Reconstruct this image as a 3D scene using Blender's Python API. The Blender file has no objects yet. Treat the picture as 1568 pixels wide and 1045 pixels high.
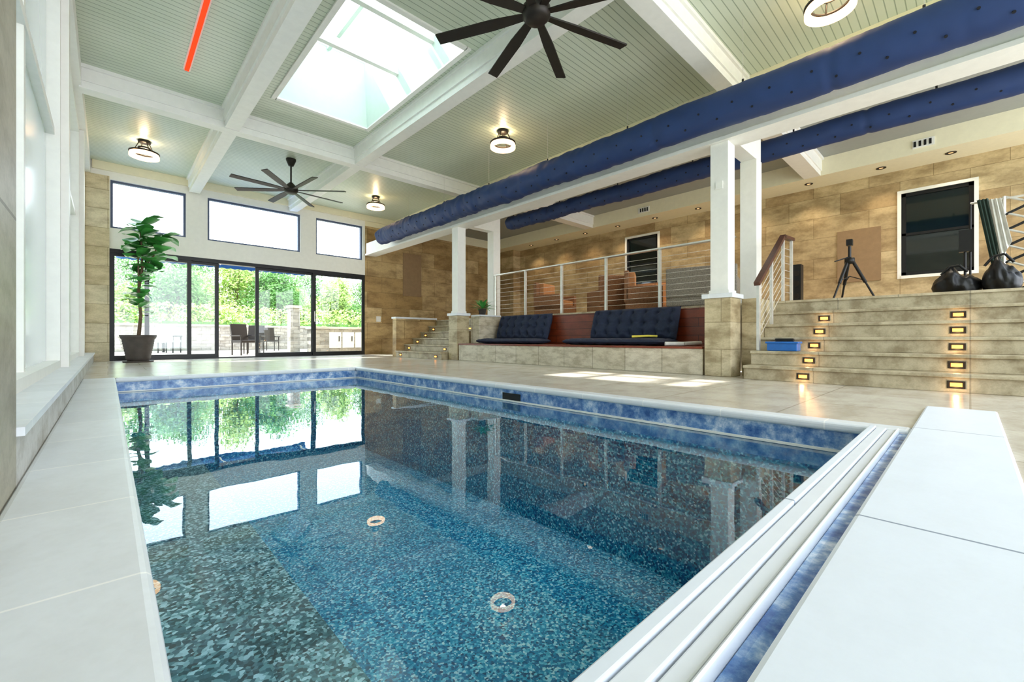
import bpy, bmesh, math, random
from mathutils import Vector, Matrix, noise
random.seed(7)
S=0.5   # all layout numbers are in units of 0.5 m
scn=bpy.context.scene

# ------------------------------------------------------------------ materials
def lin(h):
    h=h.lstrip('#'); o=[]
    for i in (0,2,4):
        c=int(h[i:i+2],16)/255
        o.append(c/12.92 if c<=.04045 else ((c+.055)/1.055)**2.4)
    return (o[0],o[1],o[2],1)
def nt(name):
    m=bpy.data.materials.new(name); m.use_nodes=True
    t=m.node_tree; b=t.nodes['Principled BSDF']; return m,t,b
def mul(c,f): return (min(c[0]*f,1),min(c[1]*f,1),min(c[2]*f,1),1)
def posnode(t,swz):
    g=t.nodes.new('ShaderNodeNewGeometry'); s=t.nodes.new('ShaderNodeSeparateXYZ'); c=t.nodes.new('ShaderNodeCombineXYZ')
    t.links.new(g.outputs['Position'],s.inputs[0])
    for i,ch in enumerate(swz):
        t.links.new(s.outputs['XYZ'.index(ch)],c.inputs[i])
    return c.outputs[0],s
def ramp(t,fac,stops):
    r=t.nodes.new('ShaderNodeValToRGB'); t.links.new(fac,r.inputs[0]); e=r.color_ramp.elements
    while len(e)<len(stops): e.new(.5)
    for i,(p,c) in enumerate(stops): e[i].position=p; e[i].color=c
    return r.outputs[0]
def mixc(t,fac,a,b,mode='MIX'):
    m=t.nodes.new('ShaderNodeMix'); m.data_type='RGBA'; m.blend_type=mode
    for v,i in ((fac,0),(a,6),(b,7)):
        if hasattr(v,'links'): t.links.new(v,m.inputs[i])
        else: m.inputs[i].default_value=v
    return m.outputs[2]
def bump(t,b,h,st=.3,dist=.01):
    n=t.nodes.new('ShaderNodeBump'); n.inputs['Strength'].default_value=st; n.inputs['Distance'].default_value=dist
    t.links.new(h,n.inputs['Height']); t.links.new(n.outputs[0],b.inputs['Normal'])
def noi(t,vec,scale,detail=4,rough=.6):
    n=t.nodes.new('ShaderNodeTexNoise'); n.inputs['Scale'].default_value=scale; n.inputs['Detail'].default_value=detail; n.inputs['Roughness'].default_value=rough
    t.links.new(vec,n.inputs['Vector']); return n.outputs['Fac']
def mat(name,hexc,rough=.5,metal=0,var=.12,scale=10,bmp=0,emit=0,spec=.5):
    m,t,b=nt(name); c=lin(hexc); v,_=posnode(t,'XYZ')
    f=noi(t,v,scale); col=ramp(t,f,[(.3,mul(c,1-var)),(.7,mul(c,1+var))])
    t.links.new(col,b.inputs['Base Color']); b.inputs['Roughness'].default_value=rough; b.inputs['Metallic'].default_value=metal
    b.inputs['Specular IOR Level'].default_value=spec
    if bmp: bump(t,b,f,bmp)
    return m
def stone(name,swz,w,h,c1,c2,cm,rough=.6,off=.5,dark=.35,mort=.006,nsc=3,shift=(0,0,0)):
    m,t,b=nt(name); v,_=posnode(t,swz)
    k=t.nodes.new('ShaderNodeTexBrick'); k.inputs['Scale'].default_value=1; k.offset=off
    k.inputs['Brick Width'].default_value=w; k.inputs['Row Height'].default_value=h; k.inputs['Mortar Size'].default_value=mort
    k.inputs['Color1'].default_value=lin(c1); k.inputs['Color2'].default_value=lin(c2); k.inputs['Mortar'].default_value=lin(cm)
    m0=t.nodes.new('ShaderNodeMapping'); m0.inputs['Location'].default_value=shift; t.links.new(v,m0.inputs[0]); t.links.new(m0.outputs[0],k.inputs['Vector'])
    mp=t.nodes.new('ShaderNodeMapping'); mp.inputs['Scale'].default_value=(1,2.2 if swz[1]=='Z' else 1.4,1); t.links.new(v,mp.inputs[0])
    n1=noi(t,mp.outputs[0],nsc,6,.65)
    sh=ramp(t,n1,[(.36,(1-dark,1-dark*1.1,1-dark*1.25,1)),(.58,(1.0,1.0,1.0,1))])
    col=mixc(t,1.0,k.outputs['Color'],sh,'MULTIPLY')
    q=.13*min(1,dark/.3)
    n2=noi(t,v,nsc*14,3,.6); sh2=ramp(t,n2,[(.3,(1-q,1-q,1-q*1.1,1)),(.6,(1,1,1,1))])
    col=mixc(t,1.0,col,sh2,'MULTIPLY')
    t.links.new(col,b.inputs['Base Color']); b.inputs['Roughness'].default_value=rough
    inv=t.nodes.new('ShaderNodeMath'); inv.operation='MULTIPLY_ADD'; inv.inputs[1].default_value=-1; t.links.new(k.outputs['Fac'],inv.inputs[0]); t.links.new(n1,inv.inputs[2])
    bump(t,b,inv.outputs[0],.3 if dark>.1 else .12,.01)
    return m
def emis(name,hexc,st):
    m=bpy.data.materials.new(name); m.use_nodes=True; t=m.node_tree; t.nodes.clear()
    e=t.nodes.new('ShaderNodeEmission'); o=t.nodes.new('ShaderNodeOutputMaterial'); e.inputs[0].default_value=lin(hexc); e.inputs[1].default_value=st
    t.links.new(e.outputs[0],o.inputs[0]); return m

WHITE=mat('white_paint','#efeee8',.45,var=.03)
CREAM=mat('cream_paint','#ece5c8',.5,var=.03)
BLACK=mat('black_metal','#17181a',.4,.3)
DARKB=mat('bronze_metal','#2b2622',.45,.5)
STEEL=mat('brushed_steel','#d9d7d0',.35,.6)
GREYC=mat('grey_ceiling','#979b97',.6,var=.03)
WOODR=stone('mahogany_boards','YZX',3.0,.14,'#8a3d20','#7a3219','#3c170c',.35,dark=.3,mort=.004)
WOODD=mat('handrail_wood','#4a2415',.35,var=.3,scale=20)
STX=stone('stone_wall_x','YZX',1.0,.47,'#d2bc92','#b0946a','#96805a',dark=.42,mort=.005,nsc=1.7)
STY=stone('stone_wall_y','XZY',1.0,.5,'#d6bb8a','#ad8c58','#8f7648',dark=.45,mort=.006,nsc=1.7)
PIER=stone('pier_stone','YZX',.9,.36,'#cfc2a2','#bfae88','#a59676',.5,dark=.45)
LEDGE=stone('ledge_stone','YZX',1.2,.6,'#c9c8c4','#bfbdb8','#a8a49a',.5)
PIERL=stone('pier_stone_pale','XZY',1.2,.42,'#ddd0b0','#d0be96','#a39470',.5,dark=.3)
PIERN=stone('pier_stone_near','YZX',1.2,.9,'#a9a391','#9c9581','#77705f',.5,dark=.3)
BENCHS=stone('travertine_cladding','YZX',.62,.8,'#dcd3bf','#d0c6ae','#a39a84',.45,off=0,dark=.35,nsc=5)
STEPS=stone('step_stone','YXZ',1.2,5,'#c6bb9f','#b8aa8a','#a39a84',.4,off=0,dark=.42,nsc=5,shift=(0,2,0))
DECK=stone('travertine_deck','XYZ',.9,.9,'#e0d9cd','#d6ccbd','#b4ab9c',.22,dark=.22,nsc=3)
COPE=stone('marble_coping_long','YXZ',.6,40,'#e8ecf1','#e0e5eb','#ffffff',.35,off=0,dark=.07,mort=.004,nsc=2.5,shift=(0,7,0))
COPEX=stone('marble_coping_cross','XYZ',.6,40,'#e8ecf1','#e0e5eb','#ffffff',.35,off=0,dark=.07,mort=.004,shift=(0,7,0))
COPE2=stone('marble_lid','XYZ',1.7,40,'#e4eaf3','#e1e8f1','#8d98a8',.5,off=0,dark=.03,mort=.005,nsc=4,shift=(.2,7,0))
TRACK=mat('cover_track_aluminium','#e6eaf0',.4,var=.02)
LOUNGEF=stone('lounge_floor_tile','XYZ',.6,.6,'#cfc3a8','#c3b595','#a39a84',.3)

def shiplap():
    m,t,b=nt('sage_shiplap'); v,s=posnode(t,'XYZ')
    d=t.nodes.new('ShaderNodeMath'); d.operation='DIVIDE'; d.inputs[1].default_value=.085; t.links.new(s.outputs[1],d.inputs[0])
    f=t.nodes.new('ShaderNodeMath'); f.operation='FRACT'; t.links.new(d.outputs[0],f.inputs[0])
    n=noi(t,v,1.2,2)
    base=ramp(t,n,[(.3,lin('#c5cfba')),(.7,lin('#d0d8c6'))])
    g=ramp(t,f.outputs[0],[(0,(.45,.50,.47,1)),(.10,(.52,.56,.52,1)),(.15,(1,1,1,1)),(1,(1,1,1,1))])
    col=mixc(t,1.0,base,g,'MULTIPLY'); t.links.new(col,b.inputs['Base Color']); b.inputs['Roughness'].default_value=.36
    bump(t,b,g,.4,.006); return m
SHIP=shiplap()
def pebble(name,stops,scale=55,lo=.62):
    m,t,b=nt(name); v,_=posnode(t,'XYZ')
    k=t.nodes.new('ShaderNodeTexVoronoi'); k.inputs['Scale'].default_value=scale; t.links.new(v,k.inputs['Vector'])
    s=t.nodes.new('ShaderNodeSeparateColor'); t.links.new(k.outputs['Color'],s.inputs[0])
    c=ramp(t,s.outputs[0],stops)
    n=noi(t,v,1.0,3); sh=ramp(t,n,[(.35,(lo,lo+.06,lo+.12,1)),(.65,(1,1,1,1))])
    c=mixc(t,1.0,c,sh,'MULTIPLY')
    t.links.new(c,b.inputs['Base Color']); b.inputs['Roughness'].default_value=.6; return m
PEB=pebble('pebble_blue',[(0,lin('#03406c')),(.3,lin('#0e80b2')),(.58,lin('#28a6cc')),(.82,lin('#93e0f0')),(1,lin('#ffffff'))],72,.72)
PEBW=pebble('pebble_blue_wall',[(0,lin('#053a62')),(.3,lin('#0c6d98')),(.6,lin('#1f93b4')),(.85,lin('#6fcbdc')),(1,lin('#e8ffff'))],68,.72)
PEBG=pebble('pebble_grey',[(0,lin('#152a32')),(.4,lin('#4a6c75')),(.72,lin('#96b3b6')),(1,lin('#ffffff'))],72,.7)
def bluetile():
    m,t,b=nt('blue_marble_tile'); v,_=posnode(t,'XYZ')
    n=noi(t,v,11,6,.7); c=ramp(t,n,[(.32,lin('#2f5f9f')),(.46,lin('#6790c4')),(.56,lin('#a5bfdc')),(.68,lin('#eef3f8'))])
    k=t.nodes.new('ShaderNodeTexVoronoi'); k.inputs['Scale'].default_value=6; k.distance='CHEBYCHEV'; k.inputs['Randomness'].default_value=0; t.links.new(v,k.inputs['Vector'])
    s=t.nodes.new('ShaderNodeSeparateColor'); t.links.new(k.outputs['Color'],s.inputs[0])
    sh=ramp(t,s.outputs[0],[(0,(.62,.69,.8,1)),(1,(1,1,1,1))])
    c=mixc(t,1.0,c,sh,'MULTIPLY'); t.links.new(c,b.inputs['Base Color']); b.inputs['Roughness'].default_value=.2; return m
BTILE=bluetile()
def schlick(t,base,normal=None,pw=4.4):
    lw=t.nodes.new('ShaderNodeLayerWeight'); lw.inputs['Blend'].default_value=.5
    if normal: t.links.new(normal,lw.inputs['Normal'])
    p=t.nodes.new('ShaderNodeMath'); p.operation='POWER'; p.inputs[1].default_value=pw; t.links.new(lw.outputs['Facing'],p.inputs[0])
    q=t.nodes.new('ShaderNodeMath'); q.operation='MULTIPLY_ADD'; q.inputs[1].default_value=1-base; q.inputs[2].default_value=base; t.links.new(p.outputs[0],q.inputs[0])
    return q.outputs[0]
def water():
    m=bpy.data.materials.new('pool_water'); m.use_nodes=True; t=m.node_tree; t.nodes.clear()
    v,_=posnode(t,'XYZ')
    o=t.nodes.new('ShaderNodeOutputMaterial'); tr=t.nodes.new('ShaderNodeBsdfTransparent'); tr.inputs[0].default_value=(.74,.95,.99,1)
    g=t.nodes.new('ShaderNodeBsdfGlossy'); g.inputs['Roughness'].default_value=.01; g.inputs[0].default_value=(.93,.97,1,1)
    mx=t.nodes.new('ShaderNodeMixShader')
    n=noi(t,v,1.8,2); bp=t.nodes.new('ShaderNodeBump'); bp.inputs['Strength'].default_value=.3; bp.inputs['Distance'].default_value=.006
    t.links.new(n,bp.inputs['Height'])
    t.links.new(bp.outputs[0],g.inputs['Normal'])
    t.links.new(schlick(t,.04,bp.outputs[0]),mx.inputs[0]); t.links.new(tr.outputs[0],mx.inputs[1]); t.links.new(g.outputs[0],mx.inputs[2]); t.links.new(mx.outputs[0],o.inputs[0])
    return m
WATER=water()
def glass(name,tint):
    m=bpy.data.materials.new(name); m.use_nodes=True; t=m.node_tree; t.nodes.clear()
    o=t.nodes.new('ShaderNodeOutputMaterial'); tr=t.nodes.new('ShaderNodeBsdfTransparent'); tr.inputs[0].default_value=tint
    g=t.nodes.new('ShaderNodeBsdfGlossy'); g.inputs['Roughness'].default_value=.0
    mx=t.nodes.new('ShaderNodeMixShader')
    t.links.new(schlick(t,.04,None,5),mx.inputs[0]); t.links.new(tr.outputs[0],mx.inputs[1]); t.links.new(g.outputs[0],mx.inputs[2]); t.links.new(mx.outputs[0],o.inputs[0])
    return m
GLASS=glass('window_glass',(.95,.98,.98,1))
DGLASS=mat('dark_glass','#0d1a1c',.05,spec=.8)
def shade():
    m=bpy.data.materials.new('frosted_glazing'); m.use_nodes=True; t=m.node_tree; t.nodes.clear()
    o=t.nodes.new('ShaderNodeOutputMaterial'); a=t.nodes.new('ShaderNodeBsdfTranslucent'); a.inputs[0].default_value=(.52,.54,.56,1)
    d=t.nodes.new('ShaderNodeBsdfDiffuse'); d.inputs[0].default_value=(.8,.83,.85,1); mx=t.nodes.new('ShaderNodeMixShader'); mx.inputs[0].default_value=.35
    gl=t.nodes.new('ShaderNodeBsdfGlossy'); gl.inputs['Roughness'].default_value=.15; m2=t.nodes.new('ShaderNodeMixShader')
    t.links.new(a.outputs[0],mx.inputs[1]); t.links.new(d.outputs[0],mx.inputs[2])
    t.links.new(schlick(t,.04,None,5),m2.inputs[0]); t.links.new(mx.outputs[0],m2.inputs[1]); t.links.new(gl.outputs[0],m2.inputs[2]); t.links.new(m2.outputs[0],o.inputs[0]); return m
SHADE=shade()
NAVY=mat('navy_fabric','#1c2740',.8,var=.2,scale=30,bmp=.2)
DUCTM=mat('blue_duct_fabric','#1a3567',.6,var=.1,scale=4,bmp=.15)
HOLE=mat('duct_hole','#070b18',.8)
LEAF=mat('fig_leaf','#4a9a48',.3,var=.4,scale=6)
BARK=mat('bark','#6b5540',.8,var=.3,scale=30,bmp=.4)
POT=mat('pot_clay','#4e4641',.6,var=.2,scale=8)
SOIL=mat('soil','#2a1d14',.9)
WICK=mat('wicker','#857e72',.7,var=.5,scale=70,bmp=.6)
BROWNW=mat('rattan_brown','#8a6040',.7,var=.4,scale=60,bmp=.5)
BROWNF=mat('tan_cushion','#b98252',.8,var=.12)
TREEL=mat('tree_foliage','#a3bd63',.6,var=.5,scale=1.2)
TREED=mat('tree_foliage_dark','#6b9a4c',.6,var=.5,scale=1.2)
PATIO=stone('patio_paver','XYZ',.8,.5,'#cfc9bd','#c2bbae','#aaa296',.6)
ROCK=stone('fieldstone','XZY',.35,.14,'#b3aca0','#8f8a82','#6b665e',.8)
GRASS=mat('lawn','#7d9a55',.9,var=.3,scale=2)
WARM=emis('warm_lamp','#ff9d45',5)
CAN=emis('downlight_lens','#ffc98c',1.2)
DISC=emis('drum_diffuser','#ffcf9a',5)
HEAT=emis('heater_element','#ff4320',1.5)
PANEL=mat('acoustic_panel','#94795a',.9,var=.08)
BLUEP=mat('blue_plastic','#2467b5',.3)
BLUEC=mat('blue_canvas','#2f66ad',.7)
TEALF=mat('green_canvas','#31463f',.7); CLOTH=mat('white_cloth','#d9d8d2',.8)
YEL=mat('yellow_foam','#d8c94a',.6)
MINT=mat('skylight_well_paint','#d6e5da',.5,var=.02)
CABW=mat('cabinet_white','#d8d4cc',.4)

# ------------------------------------------------------------------ mesh builder
class B:
    def __init__(s,name): s.n=name; s.v=[]; s.f=[]; s.m=[]; s.mi=[]; s.sm=[]
    def mid(s,m):
        if m not in s.m: s.m.append(m)
        return s.m.index(m)
    def add(s,vs,fs,m,smooth=False):
        o=len(s.v); s.v+= [Vector(p)*S for p in vs]; k=s.mid(m)
        for f in fs: s.f.append([o+i for i in f]); s.mi.append(k); s.sm.append(smooth)
    def box(s,x0,x1,y0,y1,z0,z1,m):
        vs=[(x,y,z) for z in (z0,z1) for x,y in ((x0,y0),(x1,y0),(x1,y1),(x0,y1))]
        s.add(vs,[(0,3,2,1),(4,5,6,7),(0,1,5,4),(1,2,6,5),(2,3,7,6),(3,0,4,7)],m); return s
    def cbox(s,c,size,m,R=None):
        R=R or Matrix.Identity(3); c=Vector(c)
        vs=[c+R@Vector((x*size[0]/2,y*size[1]/2,z*size[2]/2)) for z in (-1,1) for x,y in ((-1,-1),(1,-1),(1,1),(-1,1))]
        s.add(vs,[(0,3,2,1),(4,5,6,7),(0,1,5,4),(1,2,6,5),(2,3,7,6),(3,0,4,7)],m); return s
    def cyl(s,p0,p1,r0,m,r1=None,n=12,cap=True):
        r1=r0 if r1 is None else r1; p0=Vector(p0); p1=Vector(p1); d=(p1-p0).normalized()
        a=d.orthogonal().normalized(); b=d.cross(a)
        vs=[]
        for p,r in ((p0,r0),(p1,r1)):
            for i in range(n):
                t=2*math.pi*i/n; vs.append(p+(a*math.cos(t)+b*math.sin(t))*r)
        s.add(vs,[(i,(i+1)%n,n+(i+1)%n,n+i) for i in range(n)],m,True)
        if cap: s.add(vs,[tuple(range(n))[::-1],tuple(range(n,2*n))],m)
        return s
    def lathe(s,c,prof,m,n=28,ax='Z',smooth=True):
        c=Vector(c); vs=[]
        for r,z in prof:
            for i in range(n):
                t=2*math.pi*i/n; p=(r*math.cos(t),r*math.sin(t),z)
                if ax=='Y': p=(p[0],p[2],p[1])
                vs.append(c+Vector(p))
        fs=[(k*n+i,k*n+(i+1)%n,(k+1)*n+(i+1)%n,(k+1)*n+i) for k in range(len(prof)-1) for i in range(n)]
        s.add(vs,fs,m,smooth); return s
    def path(s,pts,r,m,n=8):
        for a,b in zip(pts[:-1],pts[1:]): s.cyl(a,b,r,m,n=n)
        return s
    def grid(s,fn,nu,nv,m,smooth=True):
        vs=[fn(i/nu,j/nv) for j in range(nv+1) for i in range(nu+1)]
        s.add(vs,[(j*(nu+1)+i,j*(nu+1)+i+1,(j+1)*(nu+1)+i+1,(j+1)*(nu+1)+i) for j in range(nv) for i in range(nu)],m,smooth); return s
    def build(s,bev=0,seg=2,parent=None):
        me=bpy.data.meshes.new(s.n); me.from_pydata([tuple(v) for v in s.v],[],s.f)
        for m in s.m: me.materials.append(m)
        me.polygons.foreach_set('material_index',s.mi); me.polygons.foreach_set('use_smooth',s.sm); me.update()
        o=bpy.data.objects.new(s.n,me); scn.collection.objects.link(o)
        if bev:
            q=o.modifiers.new('bevel','BEVEL'); q.width=bev; q.segments=seg; q.limit_method='ANGLE'; q.angle_limit=math.radians(50)
        lo=Vector([min(v[i] for v in s.v) for i in range(3)]); hi=Vector([max(v[i] for v in s.v) for i in range(3)])
        c=(lo+hi)/2; c.z=lo.z
        me.transform(Matrix.Translation(-c)); o.location=c
        if parent: o.parent=parent; o.location=c-parent.location
        return o
def lamp(kind,name,loc,energy,color,parent,size=.05,spot=None):
    l=bpy.data.lights.new(name,kind); l.energy=energy; l.color=color; l.shadow_soft_size=size
    if spot: l.spot_size=spot; l.spot_blend=.8
    o=bpy.data.objects.new(name,l); scn.collection.objects.link(o); o.parent=parent; o.location=Vector(loc)*S-parent.location

# ------------------------------------------------------------------ key dimensions
XL=-.45; YB=26.2; ZC=8.8; ZB=8.15; PX0,PX1,PY0,PY1=.1,6.3,.775,14.6; ZW=-.35; ZL=2.08; XW=24.; YN=-7.
CO=6.56
# ------------------------------------------------------------------ floor / deck
B('floor').box(CO,13.9,.44,YB,-.3,0,DECK).box(-.45,CO,14.95,YB,-.3,0,DECK).box(XL,14,YN,-.25,-.3,0,DECK).box(8.6,13.9,-.25,.44,-.3,0,DECK).build()
b=B('pool_coping')
b.box(XL-.01,PX0+.04,.44,14.95,-.10,0.01,COPE)
b.box(PX1-.04,CO,.44,14.95,-.10,0.01,COPE)
b.box(PX0+.04,PX1-.04,PY1-.04,14.95,-.10,.01,COPEX)
b.build(bev=.02,seg=3)
b=B('pool_cover_track')
b.box(PX0+.05,PX1-.05,.72,.775,-.1,.03,COPE2).box(PX0+.05,PX1-.05,.63,.71,-.1,.02,TRACK).box(PX0+.05,PX1-.05,.555,.62,-.1,.01,TRACK).box(PX0+.05,PX1-.05,.53,.545,-.05,.03,TRACK)
b.build(bev=.004)
B('pool_cover_trough').box(PX0+.05,PX1-.05,.44,.525,-.3,-.03,BTILE).build()
B('pool_cover_lid').box(XL-.01,8.6,-.25,.44,-.2,.035,COPE2).build(bev=.012)
D=-2.7
b=B('pool_basin')
b.box(PX0-.3,PX1+.3,PY0-.3,PY1+.3,D-.2,D,PEB)
b.box(PX0-.3,PX0,PY0-.3,PY1+.3,D,-.55,PEBW).box(PX1,PX1+.3,PY0-.3,PY1+.3,D,-.55,PEBW)
b.box(PX0,PX1,PY0-.3,PY0,D,-.55,PEBW).box(PX0,PX1,PY1,PY1+.3,D,-.55,PEBW)
b.box(PX0-.3,PX0,PY0-.1,PY1+.3,-.55,-.10,BTILE).box(PX1,PX1+.25,PY0-.1,PY1+.3,-.55,-.10,BTILE)
b.box(PX0,PX1,PY0-.1,PY0+.075,-.6,-.11,BTILE).box(PX0,PX1,PY1,PY1+.3,-.55,-.10,BTILE)
b.box(PX0,PX0+1.3,PY0,PY1,D,-1.5,PEBG)
b.box(PX0,PX0+.62,PY0,5.2,-1.5,-1.0,PEBG)
b.box(PX1-.03,PX1,PY0,PY1,-.345,-.315,WHITE).box(PX0,PX1,PY1-.03,PY1,-.345,-.315,WHITE)
b.box(PX1-.012,PX1+.01,6.45,7.0,-.33,-.17,BLACK)
b.build()
B('pool_water').grid(lambda u,v:(PX0+u*(PX1-PX0),PY0+v*(PY1-PY0),ZW),4,8,WATER).build()

# ------------------------------------------------------------------ walls
def wallhole(b,axis,p0,p1,a0,a1,z0,z1,holes,m):
    def bx(a,c,z,w):
        if c-a<1e-6 or w-z<1e-6: return
        if axis=='Y': b.box(a,c,p0,p1,z,w,m)
        else: b.box(p0,p1,a,c,z,w,m)
    cur=a0
    for h in sorted(holes):
        bx(cur,h[0],z0,z1); bx(h[0],h[1],z0,h[2]); bx(h[0],h[1],h[3],z1); cur=h[1]
    bx(cur,a1,z0,z1)
b=B('wall_back')
wallhole(b,'Y',YB,YB+.5,.05,11.85,5.03,ZC,[(.08,2.78,5.95,8.1),(3.65,8.02,5.95,8.1),(8.88,11.7,5.95,8.1)],WHITE)
b.box(-1.1,.05,YB-.12,YB+.5,0,8.2,PIERL).box(-1.1,.05,YB,YB+.5,8.2,ZC,WHITE)
b.box(11.85,XW+.3,YB,YB+.5,0,8.15,STY).box(11.85,XW+.3,YB,YB+.5,8.15,ZC,CREAM)
b.box(-.5,14.1,YB-.15,YB,8.45,ZC,CREAM)
b.build()
b=B('wall_left')
b.box(-1.1,XL,YN,4.4,-.2,ZC,PIERN)
b.box(-1.1,XL,4.4,YB-.12,-.2,.34,LEDGE); b.box(-1.1,XL+.04,4.4,YB-.12,.34,.40,COPE)
b.box(-1.1,XL-.1,4.4,YB,8.2,ZC,WHITE)
b.build()
n=0
for (y0,y1) in ((4.4,13.1),(13.5,21.0),(21.4,26.05)):
    n+=1; w=B('window_%d'%n)
    w.box(-.98,-.72,y0,y0+.2,.40,8.2,WHITE).box(-.98,-.72,y1-.2,y1,.40,8.2,WHITE)
    w.box(-.98,-.72,y0+.2,y1-.2,.40,.55,WHITE).box(-.98,-.72,y0+.2,y1-.2,8.05,8.2,WHITE)
    w.box(-.98,-.80,y0+.2,y1-.2,5.2,5.35,WHITE)
    ym=(y0+y1)/2; w.box(-.98,-.82,ym-.08,ym+.08,.55,8.05,WHITE)
    w.box(-.93,-.92,y0+.2,y1-.2,.55,8.05,SHADE)
    w.build()
B('trim_1').box(-1.05,-.6,13.1,13.5,.4,8.2,WHITE).box(-1.05,-.6,21.0,21.4,.4,8.2,WHITE).build()
b=B('wall_lounge'); wallhole(b,'X',XW,XW+.4,YN,YB,ZL,ZC,[(-.1,1.96,3.6,7.0),(12.8,14.9,3.9,7.3)],STX)
b.box(XW-.75,XW,YB-1.6,YB,ZL,ZC,STX); b.build()
def framewin(name,x0,x1,z0,z1,fm=BLACK,t=.09):
    w=B(name)
    w.box(x0,x1,YB+.12,YB+.3,z0,z0+t,fm).box(x0,x1,YB+.12,YB+.3,z1-t,z1,fm).box(x0,x0+t,YB+.12,YB+.3,z0+t,z1-t,fm).box(x1-t,x1,YB+.12,YB+.3,z0+t,z1-t,fm)
    w.box(x0+t,x1-t,YB+.2,YB+.21,z0+t,z1-t,GLASS); return w.build()
SL=mat('window_frame_slate','#3c4a68',.4)
framewin('window_4',.08,2.78,5.95,8.1,SL); framewin('window_5',3.65,8.02,5.95,8.1,SL); framewin('window_6',8.88,11.7,5.95,8.1,SL)
w=B('door_1')
w.box(.05,11.85,YB+.02,YB+.4,4.85,5.03,BLACK).box(.05,11.85,YB+.02,YB+.4,0,.06,BLACK)
def panel(x0,x1,yo):
    t=.17
    w.box(x0,x0+t,yo,yo+.1,.06,4.85,BLACK).box(x1-t,x1,yo,yo+.1,.06,4.85,BLACK).box(x0+t,x1-t,yo,yo+.1,.06,.24,BLACK).box(x0+t,x1-t,yo,yo+.1,4.72,4.85,BLACK)
    w.box(x0+t,x1-t,yo+.045,yo+.055,.24,4.72,GLASS)
panel(.05,3.0,YB+.05); panel(1.25,4.15,YB+.18); panel(5.8,8.85,YB+.18); panel(8.72,11.85,YB+.05)
w.box(8.78,8.83,YB-.0,YB+.05,2,2.6,STEEL)
w.build()

# ------------------------------------------------------------------ ceilings
SX0,SX1,SY0,SY1=3.95,7.0,9.3,15.3
b=B('ceiling')
z0,z1=ZC,ZC+.3
b.box(-1.1,SX0,YN,YB,z0,z1,SHIP); b.box(SX1,14.1,YN,YB,z0,z1,SHIP); b.box(SX0,SX1,YN,SY0,z0,z1,SHIP); b.box(SX0,SX1,SY1,YB,z0,z1,SHIP)
b.box(14.6,XW+.4,YN,YB+.5,8.75,9.0,GREYC)
b.box(22.3,XW,YN,YB,8.0,8.75,CREAM)
b.build()
b=B('skylight')
top=ZC+2.2
tx0,tx1,ty0,ty1=SX0+.3,SX1-.3,SY0+.4,SY1-.4
A=[(SX0,SY0),(SX1,SY0),(SX1,SY1),(SX0,SY1)]; T=[(tx0,ty0),(tx1,ty0),(tx1,ty1),(tx0,ty1)]
for i in range(4):
    j=(i+1)%4; b.add([(*A[i],ZC),(*A[j],ZC),(*T[j],top),(*T[i],top)],[(0,1,2,3)],MINT)
b.box(SX0-.12,SX0+.02,SY0-.12,SY1+.12,ZC-.05,ZC,WHITE).box(SX1-.02,SX1+.12,SY0-.12,SY1+.12,ZC-.05,ZC,WHITE)
b.box(SX0,SX1,SY0-.12,SY0+.02,ZC-.05,ZC,WHITE).box(SX0,SX1,SY1-.02,SY1+.12,ZC-.05,ZC,WHITE)
for y in (10.7,12.8): b.box(SX0+.1,SX1-.1,y-.08,y+.08,9.6,9.85,WHITE)
b.box(tx0,tx1,11.7,11.82,top-.2,top,MINT).box(5.4,5.52,ty0,ty1,top-.2,top,MINT)
b.add([(tx0,ty0,top+.02),(tx1,ty0,top+.02),(tx1,ty1,top+.02),(tx0,ty1,top+.02)],[(0,1,2,3)],GLASS)
b.box(tx0-.2,tx1+.2,ty0-.2,ty0,top-.1,top+.1,WHITE).box(tx0-.2,tx1+.2,ty1,ty1+.2,top-.1,top+.1,WHITE)
b.build()
def beam(b,axis,c,a0,a1,z0=ZB,z1=ZC,w=.42,m=WHITE,e=0):
    for ww,za in ((w,z0),(w+.1,z0+.2),(w+.24,z1-.1)):
        if axis=='X': b.box(a0,a1,c-ww/2,c+ww/2,za,z1,m)
        else: b.box(c-ww/2,c+ww/2,a0,a1,za+.015,z1,m)
b=B('ceiling_beam')
beam(b,'X',17.5,-.6,14.1); beam(b,'X',4.8,-.6,14.1)
for x in (3.1,7.6):
    for a0,a1 in ((YN,4.58),(5.02,17.28),(17.72,YB-.15)): beam(b,'Y',x,a0,a1)
b.build()
b=B('ceiling_beam')
beam(b,'X',4.7,14.6,22.3,8.0,8.75,w=.6); beam(b,'X',16.6,14.6,22.3,8.0,8.75,w=.6)
b.build()
b=B('header_beam')
b.box(14.1,14.6,YN,YB,7.3,9.0,CREAM).box(13.95,14.1,YN,YB,8.55,ZC,CREAM).box(13.85,13.95,YN,YB,8.7,ZC,CREAM)
b.build()
b=B('header_beam')
b.box(11.86,12.45,YN,YB-.15,6.34,7.0,WHITE).box(11.8,12.5,YN,YB-.15,6.24,6.34,WHITE)
for y in (4.6,16.63): b.box(12.45,14.1,y-.2,y+.2,6.4,7.0,WHITE); b.box(14.1,14.6,y-.2,y+.2,6.4,7.3,WHITE)
b.build()
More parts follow.
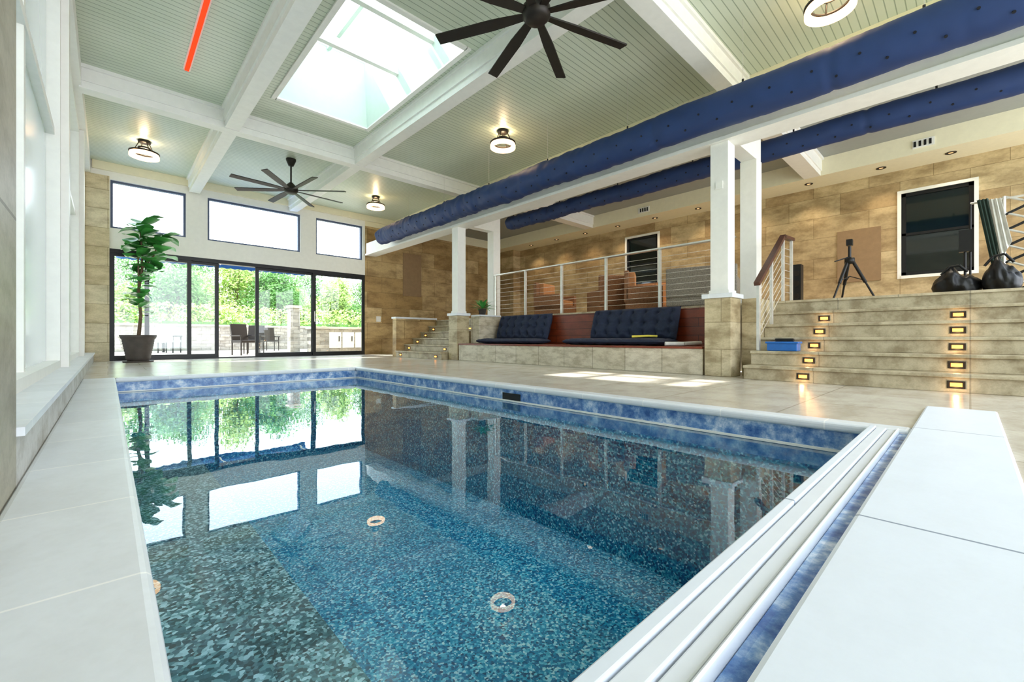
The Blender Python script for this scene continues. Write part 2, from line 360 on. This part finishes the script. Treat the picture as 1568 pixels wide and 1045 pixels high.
# ------------------------------------------------------------------ piers, columns
def column(x,y,z0,z1):
    c=B('column'); w=.23
    c.box(x-w,x+w,y-w,y+w,z0,z1,WHITE).box(x-w-.03,x+w+.03,y-w-.03,y+w+.03,z0,z0+.1,WHITE)
    return c.build(bev=.004)
for y in (4.6,16.63):
    column(12.15,y,2.2,6.24); column(14.35,y,ZL,6.4)
    p=B('stone_pier'); p.box(11.8,12.5,y-.34,y+.34,0,2.08,PIER).box(11.75,12.55,y-.4,y+.4,2.08,2.2,COPE); p.build(bev=.006)
B('thermostat').box(11.89,11.92,4.5,4.68,5.0,5.2,WHITE).build()
b=B('built_in_bench')
b.box(11.86,13.9,5.01,16.22,0,.72,BENCHS).box(11.82,13.9,5.01,16.22,.72,.78,WOODR)
b.box(13.88,14.1,5.01,16.22,.78,2.0,WOODR)
b.box(12.56,13.88,5.01,5.09,.78,2.0,WOODR)
b.box(12.56,13.88,15.6,16.22,.78,2.05,BENCHS).box(12.56,13.88,15.55,16.22,2.05,2.12,COPE)
b.build(bev=.004)
B('floor_lounge').box(14.1,XW,YN,YB,0,ZL-.06,STEPS).box(14.04,XW,YN,YB,ZL-.06,ZL,LOUNGEF).build()
def stair(name,y0,y1,ls,pw):
    b=B(name)
    for i in range(5):
        x=11.5+i*.52; z=(i+1)*ZL/6
        b.box(x,14.1,y0,y1,z-ZL/6,z-.07,STEPS); b.box(x-.07,14.1,y0,y1,z-.07,z,STEPS)
    o=b.build(bev=.006)
    for i in range(5):
        x=11.5+i*.52; z=(i+1)*ZL/6
        for y in ls:
            l=B('step_light'); zc=z-ZL/12-.03
            l.box(x-.015,x,y-.12,y+.12,zc-.07,zc+.07,DARKB).box(x-.02,x-.015,y-.08,y+.08,zc-.035,zc+.035,WARM); l.build(parent=o)
            if y>-1 and pw: lamp('POINT','step_lamp',(x-.1,y,zc-.02),pw,(1,.6,.28),o,.02)
    return o
stair('stairs',YN,3.85,(2.6,.18,-3),.4)
stair('stairs',17.1,21.5,(17.6,21.0),0)
B('stair_side_wall').box(11.5,14.1,21.5,21.9,0,2.1,STY).box(11.45,14.1,21.45,21.95,2.1,2.2,COPE).build()
B('stair_side_wall').box(12.55,14.1,3.86,4.25,0,ZL,PIER).build()

# railing
b=B('cable_railing')
ys=[5.1,7.5,9.75,12.0,14.2,16.3]
for y in ys: b.box(14.15,14.25,y-.04,y+.04,ZL,4.15,STEEL)
b.box(14.1,14.3,5.0,16.35,4.15,4.2,STEEL)
for k in range(9):
    z=ZL+.2+k*.2; b.cyl((14.2,5.1,z),(14.2,16.3,z),.007,STEEL,n=6)
b.build()
b=B('stair_handrail')
yr=3.7
P=[(12.0,yr,2.4),(14.2,yr,3.95),(15.1,yr,4.0)]
for a,c in zip(P[:-1],P[1:]):
    a=Vector(a);c=Vector(c); d=c-a; R=d.to_track_quat('X','Z').to_matrix(); b.cbox((a+c)/2,(d.length+.05,.14,.09),WOODD,R)
for x,z0,z1 in ((12.1,.70,2.45),(13.15,1.39,3.15),(14.2,ZL,3.9),(15.05,ZL,3.95)):
    b.box(x-.06,x+.06,yr-.03,yr+.03,z0,z1,STEEL)
for k in range(7):
    f=.12+k*.12
    b.path([(12.1,yr,.8+1.6*f),(14.2,yr,2.15+1.75*f),(15.05,yr,2.15+1.8*f)],.009,STEEL,n=6)
b.build()

# ------------------------------------------------------------------ ducts
def duct(name,x,z,r,y0,y1,seed):
    b=B(name); L=y1-y0; nv=int(L*12); nu=32
    def fn(u,v):
        t=2*math.pi*u; y=y0+v*L
        sag=.03*math.sin(y*1.3+seed)
        seam=-.03*math.exp(-((y%4.0-2)/.05)**2)
        far=min(1,max(.25,(y-2)/12))
        q=(noise.noise(Vector((math.cos(t)*1.5,y*1.6+seed,math.sin(t)*1.5)))*.05+noise.noise(Vector((math.cos(t)*1.3,y*6+seed,math.sin(t)*1.3)))*.05)*far
        rr=r+q+seam
        e=min(v*L,L-v*L)
        if e<.15: rr*=.02 if e<=0 else math.sqrt(max(0,1-((.15-e)/.15)**2))*.5+.5
        return (x+rr*math.cos(t),y,z+rr*math.sin(t)+sag*.5)
    b.grid(fn,nu,nv,DUCTM)
    y=y0+.5
    while y<y1-.4:
        for ang,dy in ((195,0),(228,.4)):
            t=math.radians(ang); d=Vector((math.cos(t),0,math.sin(t))); c=Vector((x,y+dy,z))+d*(r+.0)
            b.cyl(c,c+d*.02,.026,HOLE,n=8)
        y+=.8
    y=y0+1.2
    while y<y1:
        b.cyl((x,y,z+r-.05),(x,y,z+r+.12),.025,BLACK,n=6); b.cyl((x,y,z+r),(x,y,ZC if x<14 else 8.75),.005,STEEL,n=5); y+=3.2
    return b.build()
duct('fabric_air_duct',11.3,6.78,.44,YN,22.9,1)
duct('fabric_air_duct',15.7,7.15,.34,YN,17.0,5)

# ------------------------------------------------------------------ fans
def fan(cx,cy,z,R,rot,nb=8):
    b=B('ceiling_fan')
    b.lathe((cx,cy,ZC),[(0,-.3),(.1,-.3),(.2,-.06),(.2,0)],DARKB).cyl((cx,cy,z+.1),(cx,cy,ZC-.2),.035,DARKB)
    b.lathe((cx,cy,z),[(0,-.2),(.2,-.19),(.28,-.1),(.28,.06),(.2,.14),(.07,.28),(0,.28)],DARKB)
    for k in range(nb):
        a=rot+2*math.pi*k/nb; d=Vector((math.cos(a),math.sin(a),0)); s=Vector((-math.sin(a),math.cos(a),0))
        n=Vector((0,0,1)); s2=(s*math.cos(.2)+n*math.sin(.2)); n2=d.cross(s2)
        def w(t): return .07+.05*min(t/.35,1)
        vs=[];N=8
        for i in range(N+1):
            t=i/N; p=Vector((cx,cy,z-.05))+d*(.2+t*(R-.2)); ww=w(t)
            for q in (-1,1):
                for h in (-1,1): vs.append(p+s2*ww*q+n2*.015*h)
        fs=[(0,2,3,1)]
        for i in range(N):
            o=i*4; fs+=[(o,o+4,o+6,o+2),(o+1,o+3,o+7,o+5),(o,o+1,o+5,o+4),(o+2,o+6,o+7,o+3)]
        o=N*4; fs+=[(o,o+1,o+3,o+2)]
        b.add(vs,fs,DARKB)
    b.build()
fan(6.2,5.9,7.5,2.2,.48); fan(5.8,20.2,7.5,2.3,.1)
def drum(x,y):
    b=B('ceiling_light'); z=ZC
    b.lathe((x,y,z),[(0,0),(.2,0),(.2,-.08),(0,-.08)],DARKB)
    for k in range(4):
        a=k*math.pi/2+.4; b.cyl((x+.16*math.cos(a),y+.16*math.sin(a),z-.06),(x+.36*math.cos(a),y+.36*math.sin(a),z-.5),.018,DARKB,n=6)
    b.lathe((x,y,z-.3),[(.17,.03),(.2,.03),(.2,-.03),(.17,-.03),(.17,.03)],DARKB)
    b.lathe((x,y,z-.55),[(.36,.05),(.45,.05),(.47,.0),(.47,-.10),(.38,-.10),(.36,.05)],DISC,n=40)
    b.lathe((x,y,z-.48),[(.34,.03),(.48,.03),(.48,-.02),(.34,-.02),(.34,.03)],DARKB,n=40)
    o=b.build()
    lamp('POINT','bulb',(x,y,z-.35),13,(1,.72,.42),o,.06)
for x,y in ((1.05,22.3),(10.7,22.3),(10.8,12.0),(11.5,2.1),(1.4,2.2)): drum(x,y)
B('infrared_heater').box(1.61,1.71,7.5,15.5,ZC-.06,ZC-.02,HEAT).box(1.57,1.75,7.45,15.55,ZC-.02,ZC,WHITE).build()

for y in (-3,0.5,2.5,5,7.5,10,12.5,15,17.5,20,22.5):
    b=B('recessed_downlight'); b.lathe((23.1,y,8.0),[(.0,-.005),(.13,-.005),(.16,-.02),(.16,0)],DARKB).lathe((23.1,y,7.985),[(0,0),(.07,0)],CAN,n=16); o=b.build()
    lamp('SPOT','lamp',(23.1,y,7.9),30,(1,.78,.52),o,.05,1.9)
for x,y in ((19,0),(17.5,8),(17.5,13),(20,10.5),(20,2.8),(18,18)):
    b=B('recessed_downlight'); b.lathe((x,y,8.75),[(.12,-.02),(.17,-.02),(.17,0)],DARKB).lathe((x,y,8.74),[(0,0),(.12,0)],CAN,n=16); o=b.build()
    lamp('SPOT','lamp',(x,y,8.6),95,(1,.84,.64),o,.08,2.3)

# ------------------------------------------------------------------ lounge window, door, panels
def xwin(name,y0,y1,z0,z1):
    w=B(name); x=XW
    w.box(x-.06,x+.2,y0-.12,y0,z0-.12,z1+.12,WHITE).box(x-.06,x+.2,y1,y1+.12,z0-.12,z1+.12,WHITE).box(x-.06,x+.2,y0,y1,z1,z1+.12,WHITE).box(x-.1,x+.2,y0,y1,z0-.12,z0,WHITE)
    w.box(x+.02,x+.14,y0,y0+.14,z0,z1,BLACK).box(x+.02,x+.14,y1-.14,y1,z0,z1,BLACK).box(x+.02,x+.14,y0,y1,z1-.14,z1,BLACK).box(x+.02,x+.14,y0,y1,z0,z0+.14,BLACK)
    w.box(x+.02,x+.14,y0,y1,(z0+z1)/2-.05,(z0+z1)/2+.05,BLACK)
    w.box(x+.1,x+.12,y0,y1,z0,z1,DGLASS); w.build()
xwin('window_7',-.1,1.96,3.6,7.0); xwin('window_8',12.8,14.9,3.9,7.3)
B('acoustic_panel').box(XW-.06,XW,2.6,4.1,3.5,5.8,PANEL).build()
B('acoustic_panel').box(14.5,15.9,YB-.06,YB,3.9,6.8,PANEL).build()
for y0,y1 in ((.9,1.5),(12.4,13.1)):
    v=B('air_vent'); v.box(22.26,22.3,y0,y1,8.2,8.5,WHITE)
    for k in range(4): v.box(22.24,22.26,y0+.08+k*.14,y0+.15+k*.14,8.25,8.45,BLACK)
    v.build()
B('smoke_detector').lathe((19,.9,8.75),[(0,-.12),(.14,-.11),(.18,-.04),(.18,0)],WHITE).build()
B('light_switch').box(12.6,12.9,YB-.03,YB,2.1,2.45,WHITE).build()

# ------------------------------------------------------------------ cushions
def tufted(b,o,U,V,N,w,h,t,nx,ny,m):
    o=Vector(o);U=Vector(U).normalized();V=Vector(V).normalized();N=Vector(N).normalized()
    pts=[((i+.5)/nx,(j+.5)/ny) for i in range(nx) for j in range(ny)]
    for side in (1,-1):
        def fn(u,v):
            e=min(u,1-u)*w; f=min(v,1-v)*h
            r=min(1,e/.18)**.5*min(1,f/.18)**.5
            d=1
            for p in pts:
                q=((u-p[0])*w)**2+((v-p[1])*h)**2; d-=.6*math.exp(-q/.012)
            gx=abs(((u*nx)%1)-.5); gy=abs(((v*ny)%1)-.5)
            d-=.12*math.exp(-(gx/.08)**2)+.12*math.exp(-(gy/.08)**2)
            return o+U*(u*w)+V*(v*h)+N*(side*t/2*r*max(d,.15))
        b.grid(fn,nx*10,ny*10,m)
def bench_cushion(y0,y1,sy0,sy1):
    b=B('tufted_bench_cushion')
    tufted(b,(13.38,y0,.98),(0,1,0),(.32,0,1),(-1,0,.32),y1-y0,1.15,.45,7,3,NAVY)
    tufted(b,(12.15,sy0,.90),(0,1,0),(1,0,0),(0,0,1),sy1-sy0,1.3,.24,7,3,NAVY)
    b.build()
bench_cushion(12.1,15.3,11.9,15.4); bench_cushion(6.5,9.9,6.4,10.3)
b=B('pool_towel'); b.path([(12.05,6.2,.85),(12.4,5.8,.85),(12.9,5.5,.87)],.06,CLOTH); b.build()
b=B('swim_noodle'); b.path([(12.2,7.4,1.07),(12.5,7.0,1.09),(12.7,6.8,1.08)],.035,YEL); b.build()  # small yellow foam swim noodle lying on the seat cushion
b=B('blue_storage_bin'); z=2*ZL/6+.005
b.box(12.06,12.4,2.85,3.5,z,z+.2,BLUEP).box(12.03,12.43,2.82,3.53,z+.18,z+.23,BLUEP).box(12.17,12.27,2.95,3.35,z+.23,z+.31,BLACK); b.build(bev=.008)

# ------------------------------------------------------------------ plants
def leaf(b,base,d,up,L,W,m,droop=.35):
    d=Vector(d).normalized(); s=d.cross(Vector(up)); s=s.normalized() if s.length>.01 else d.orthogonal().normalized(); n=s.cross(d)
    base=Vector(base)
    prof=[.06,.3,.6,.85,1.05,1.1,.85,.08]
    def fn(u,v):
        k=v*7; i=min(int(k),6); w=prof[i]+(prof[i+1]-prof[i])*(k-i)
        x=(u-.5)*2
        return base+d*(L*v)+s*(W*w*x*.5)+n*(abs(x)*.12*W*w-droop*L*v*v+.03*math.sin(v*9)*L)
    b.grid(fn,4,7,m)
def fig():
    b=B('potted_fiddle_leaf_fig'); cx,cy=.95,24.3
    prof=[(0,.0),(.36,0),(.38,.05)]
    for k in range(9): 
        z=.08+k*.1; r=.38+.17*(z/1.0); prof+=[(r,z),(r+.025,z+.05)]
    prof+=[(.6,1.0),(.62,1.1),(.55,1.1),(.5,.98),(0,.98)]
    b.lathe((cx,cy,0.06),prof,POT); b.lathe((cx,cy,0),[(0,0),(.5,0),(.52,.06),(0,.06)],POT)
    b.lathe((cx,cy,1.05),[(.52,0),(0,.02)],SOIL)
    tr=[(cx,cy,1.0),(cx+.08,cy,2.0),(cx+.0,cy,3.0),(cx+.12,cy,4.0),(cx+.1,cy,5.0),(cx+.05,cy,5.9)]
    for a,c,r in zip(tr[:-1],tr[1:],(.07,.06,.055,.045,.035)): b.cyl(a,c,r,BARK,r1=r*.85,n=8)
    b.path([tr[2],(cx-.0,cy-.1,3.8),(cx-.02,cy-.1,4.8)],.03,BARK); b.path([tr[3],(cx+.5,cy,4.6),(cx+.7,cy+.1,5.3)],.03,BARK)
    R=random.Random(3)
    def lv(p,zs,n,L):
        for i in range(n):
            a=i*2.4+R.random(); el=R.uniform(-.3,1.1)
            d=(math.cos(a)*math.cos(el),math.sin(a)*math.cos(el),math.sin(el))
            q=Vector(p)+Vector((0,0,zs*(i/n-.5))); leaf(b,q,d,(0,0,1),R.uniform(.75,1.05)*L,R.uniform(.9,1.15)*L*.9,LEAF,R.uniform(.2,.6))
    lv((cx+.1,cy,5.5),1.0,14,.74); lv((cx+.0,cy-.1,4.8),1.1,13,.66); lv((cx+.7,cy+.1,5.1),1.0,14,.72); lv((cx+.3,cy,4.3),1.2,14,.68)
    lv((cx+.05,cy,2.95),1.7,20,.56)
    b.build()
fig()
b=B('potted_fern'); c=(12.95,15.85,2.12)
b.lathe(c,[(0,0),(.14,0),(.2,.3),(.22,.3),(.18,.28),(0,.26)],POT)
R=random.Random(5)
for i in range(40):
    a=R.random()*6.28; el=R.uniform(.3,1.3); leaf(b,(c[0],c[1],c[2]+.27),(math.cos(a)*math.cos(el),math.sin(a)*math.cos(el),math.sin(el)),(0,0,1),R.uniform(.4,.7),.1,LEAF,.5)
b.build()

# ------------------------------------------------------------------ lounge furniture
def sofa(x,y,ang,wid,mcu,name='wicker_sofa',fr=WICK,bh=1.1):
    b=B(name); R=Matrix.Rotation(ang,3,'Z'); o=Vector((x,y,ZL))
    def q(cx,cy,cz,sx,sy,sz,m): b.cbox(o+R@Vector((cx,cy,cz)),(sx,sy,sz),m,R)
    q(0,0,.38,wid,1.5,.5,fr); q(0,.7,.45+bh/2,wid,.2,bh,fr); q(-wid/2+.12,0,.75,.24,1.5,.8,fr); q(wid/2-.12,0,.75,.24,1.5,.8,fr)
    k=max(1,round((wid-.5)/1.3)); cw=(wid-.55)/k
    for i in range(k):
        cx=-(wid-.55)/2+cw*(i+.5); q(cx,-.08,.74,cw*.96,1.25,.24,mcu); q(cx,.5,.78+bh*.35,cw*.94,.28,bh*.75,mcu)
    for sx in (-1,1):
        for sy in (-1,1): q(sx*(wid/2-.1),sy*.65,.07,.1,.1,.14,BLACK)
    b.build(bev=.04,seg=3)
sofa(16.4,6.9,math.pi/2+.25,2.4,CLOTH)
sofa(17.0,9.7,.5,1.7,BROWNF,'lounge_armchair',BROWNW,1.35); sofa(17.2,11.6,2.6,1.7,BROWNF,'lounge_armchair',BROWNW,1.35)
sofa(16.9,14.7,.2,1.8,BROWNF,'lounge_armchair',BROWNW,1.35); sofa(21.6,12.6,-math.pi/2,4.6,BROWNF,'lounge_sofa',BROWNW,1.6)
def chair(x,y,ang,m,z=ZL,name='lounge_chair'):
    b=B(name); R=Matrix.Rotation(ang,3,'Z'); o=Vector((x,y,z))
    def q(cx,cy,cz,sx,sy,sz,mm,rx=0): b.cbox(o+R@Vector((cx,cy,cz)),(sx,sy,sz),mm,R@Matrix.Rotation(rx,3,'X'))
    q(0,0,.85,1.0,1.0,.16,m); q(0,.5,1.4,1.0,.13,1.1,m,-.18)
    for s in (-1,1):
        q(s*.53,0,1.2,.1,.95,.08,DARKB); q(s*.48,-.42,.6,.07,.07,1.2,DARKB); q(s*.48,.42,.6,.07,.07,1.2,DARKB)
    b.build(bev=.008)
b=B('coffee_table'); b.box(18.6,19.6,11.4,13.4,ZL+.75,ZL+.85,DARKB)
for x in (18.7,19.5):
    for y in (11.5,13.3): b.box(x-.05,x+.05,y-.05,y+.05,ZL,ZL+.75,DARKB)
b.build()
b=B('camera_tripod'); tx,ty=18.,2.75
b.cyl((tx,ty,ZL+1.45),(tx,ty,ZL+2.0),.045,BLACK).cbox((tx,ty,ZL+2.12),(.2,.16,.2),BLACK).cyl((tx,ty,ZL+1.65),(tx-.3,ty+.35,ZL+1.5),.02,BLACK).lathe((tx,ty,ZL+1.4),[(0,0),(.14,.02),(.14,.2),(0,.25)],BLACK)
for k in range(3):
    a=k*2.094+.5; e=Vector((tx+.75*math.cos(a),ty+.75*math.sin(a),ZL+.02)); s=Vector((tx+.08*math.cos(a),ty+.08*math.sin(a),ZL+1.5)); mid=s.lerp(e,.5)
    b.cyl(s,mid,.05,BLACK); b.cyl(mid,e,.03,BLACK)
    b.cyl(s.lerp(e,.45),(tx,ty,ZL+1.0),.015,BLACK,n=6)
b.build()
b=B('floor_speaker'); b.box(19.8,20.2,4.55,4.85,ZL+.05,ZL+1.85,BLACK).box(19.75,20.25,4.5,4.9,ZL,ZL+.05,BLACK)
for z in (.6,1.1,1.5): b.cyl((19.8,4.7,ZL+z),(19.77,4.7,ZL+z),.11,DARKB)
b.build()
b=B('photo_equipment_stand')
for y in (-.62,-1.6):
    b.cyl((17.6,y,ZL),(17.6,y,ZL+2.75),.04,STEEL); b.cyl((17.0,y,ZL+.03),(18.2,y,ZL+.03),.04,BLACK)
for k in range(6):
    z=ZL+.1+k*.43
    b.cyl((17.6,-.62,z),(17.6,-1.6,z+.5),.035,BLACK); b.cyl((17.6,-1.6,z),(17.6,-.62,z+.5),.03,STEEL)
b.cyl((17.6,.0,ZL+2.7),(17.6,-1.7,ZL+2.7),.03,STEEL); b.cyl((17.6,.0,ZL),(17.6,0,ZL+2.7),.025,BLACK)
b.grid(lambda u,v:(17.5+.05*math.sin(u*20),-.12-u*.22-v*.28,ZL+2.75-v*1.9),12,6,TEALF)
b.grid(lambda u,v:(17.45+.05*math.sin(u*17+1),-.34-u*.22-v*.2,ZL+2.7-v*(1.7-.5*u)),12,6,CLOTH)
b.cbox((17.5,.1,ZL+1.65),(.25,.25,.6),BLACK).cyl((17.5,.1,ZL),(17.5,.1,ZL+1.4),.03,BLACK)
b.build()
def bag(name,cx,cy,lx,ly,hh,seed):
    b=B(name)
    def fnb(u,v):
        t=2*math.pi*u; x=v*2-1; r=max(0,(1-abs(x)**2.2))**.5
        q=noise.noise(Vector((math.cos(t)*3,v*6+seed,math.sin(t)*3)))*.16
        hgt=hh+.12*math.exp(-((x+.25)/.35)**2)
        return (cx+(lx+q)*r*math.cos(t),cy-x*ly,ZL+max(.0,hgt+(hgt+q)*r*math.sin(t)))
    b.grid(fnb,24,24,BLACK); b.path([(cx-.1,cy-.2,ZL+hh*2.2),(cx-.1,cy-.05,ZL+hh*2.8),(cx-.1,cy+.15,ZL+hh*2.7),(cx-.1,cy+.3,ZL+hh*2.1)],.03,BLACK)
    b.build()
bag('duffel_bag',16.8,.25,.4,.5,.32,0); bag('camera_backpack',16.6,-.55,.35,.36,.38,4)

# ------------------------------------------------------------------ outside
B('ground').box(-120,160,YB+.5,220,-.4,-.12,GRASS).box(-120,-1.1,-60,YB+.5,-.4,-.12,GRASS).build()
B('patio').box(-8,30,YB+.5,45.8,-.12,-.02,PATIO).build()
B('garden_retaining_wall').box(-8,26,46,46.8,-.1,2.1,ROCK).box(-8.1,26.1,45.9,46.9,2.1,2.25,PATIO).build()
def leaves(vs,fs,R,p,lo,hi):
    u=Vector((R.gauss(0,1),R.gauss(0,1),R.gauss(0,1))).normalized(); w=u.orthogonal().normalized(); z=R.uniform(lo,hi)
    o=len(vs); vs+=[p,p+u*z+w*z*.5,p+u*z*2,p+u*z-w*z*.5]; fs.append((o,o+1,o+2,o+3))
def tree(x,y,h,seed,m):
    b=B('tree'); R=random.Random(seed)
    b.cyl((x,y,-.12),(x+R.uniform(-.4,.4),y,h*.6),.3,BARK,r1=.14)
    cl=[]
    for i in range(9):
        a=R.random()*6.28; rr=R.uniform(0,h*.28); c=Vector((x+rr*math.cos(a),y+rr*math.sin(a),h*R.uniform(.35,.85))); cl.append((c,h*R.uniform(.14,.22)))
        b.cyl((x,y,h*.35),c,.09,BARK,r1=.03,n=5)
    vs=[];fs=[]
    for c,r in cl:
        for i in range(600):
            d=Vector((R.gauss(0,1),R.gauss(0,1),R.gauss(0,1))).normalized(); leaves(vs,fs,R,c+d*r*(R.random()**.4),.13,.26)
    b.add(vs,fs,m); b.build()
for i in range(15):
    tree(-6+i*3.6+random.uniform(-1,1),56+random.uniform(0,9),random.uniform(8.5,11.5),i,TREEL if i%3 else TREED)
for i in range(6):
    tree(2+i*8,76+random.uniform(0,9),random.uniform(13,16),40+i,TREED)
b=B('hedge'); R=random.Random(9); vs=[];fs=[]
b.box(-10,34,49.0,50.4,-.12,2.6,TREED)
for i in range(11000):
    leaves(vs,fs,R,Vector((R.uniform(-10,34),R.uniform(48.6,50.6),R.uniform(0,4.2))),.12,.24)
b.add(vs,fs,TREEL); b.build()
b=B('retractable_awning')
for k in range(22):
    x=.3+k*.42; m=BLUEC
    b.add([(x,YB+.62,5.85),(x+.42,YB+.62,5.85),(x+.42,30.2,5.4),(x,30.2,5.4)],[(0,1,2,3)],m)
    b.add([(x,30.2,5.4),(x+.42,30.2,5.4),(x+.42,30.2,5.2),(x+.21,30.2,5.14),(x,30.2,5.2)],[(0,1,2,3,4)],m)
for x in (.6,4.8,9.2): b.cyl((x,YB+.51,5.4),(x,30.1,5.36),.04,WHITE)
b.box(.3,9.54,YB+.5,YB+.65,5.7,5.92,WHITE); b.build()
chair(6.2,31.0,.4,DARKB,-.02,'patio_chair'); chair(7.3,33.6,-.5,DARKB,-.02,'patio_chair'); chair(3.2,39,2.5,CLOTH,-.02,'patio_chair'); chair(9.9,40,2.5,DARKB,-.02,'patio_chair')
b=B('outdoor_kitchen'); b.box(11.2,15.5,33.2,35,-.02,1.75,ROCK).box(11.1,15.6,33.1,35.1,1.75,1.88,PATIO)
for k in range(3): b.box(12.2+k*1.0,13.1+k*1.0,33.15,33.2,.3,1.5,CABW); b.box(12.9+k,12.96+k,33.1,33.15,.8,1.2,BLACK)
b.build()
B('patio_pillar').box(10.3,11.0,36,36.8,-.02,3.4,ROCK).box(10.2,11.1,35.9,36.9,3.4,3.6,PATIO).build()
b=B('patio_lounger'); b.box(.8,3.2,41,42.4,.7,.95,CLOTH).box(.9,1.0,41.1,42.3,-.02,.7,DARKB).box(3.0,3.1,41.1,42.3,-.02,.7,DARKB).cbox((3.4,41.7,1.2),(1.0,1.4,.18),CLOTH,Matrix.Rotation(-.7,3,'Y')); b.build()

# ------------------------------------------------------------------ light
w=bpy.data.worlds.new('World'); scn.world=w; w.use_nodes=True; t=w.node_tree; bg=t.nodes['Background']
tc=t.nodes.new('ShaderNodeTexCoord'); sp=t.nodes.new('ShaderNodeSeparateXYZ'); t.links.new(tc.outputs['Generated'],sp.inputs[0])
c=ramp(t,sp.outputs[2],[(0,(.91,.95,1,1)),(.6,(.76,.87,1,1))]); t.links.new(c,bg.inputs[0]); bg.inputs[1].default_value=5.2
l=bpy.data.lights.new('sun','SUN'); l.energy=13; l.angle=.025; l.color=(1,.96,.9)
o=bpy.data.objects.new('sun',l); o.rotation_euler=Vector((4.1,-6.1,-9.9)).to_track_quat('-Z','Y').to_euler(); scn.collection.objects.link(o)

# ------------------------------------------------------------------ camera
cam=bpy.data.cameras.new('camera'); co=bpy.data.objects.new('camera',cam); scn.collection.objects.link(co)
cam.sensor_width=36; cam.lens=36*659/1568; cam.clip_start=.02; cam.clip_end=500
cam.shift_y=-3.5/1568
co.location=(0,0,1*S); co.rotation_euler=(math.pi/2,0,-math.radians(43.2))
scn.camera=co
scn.view_settings.view_transform='Standard'; scn.view_settings.look='None'; scn.view_settings.exposure=.12
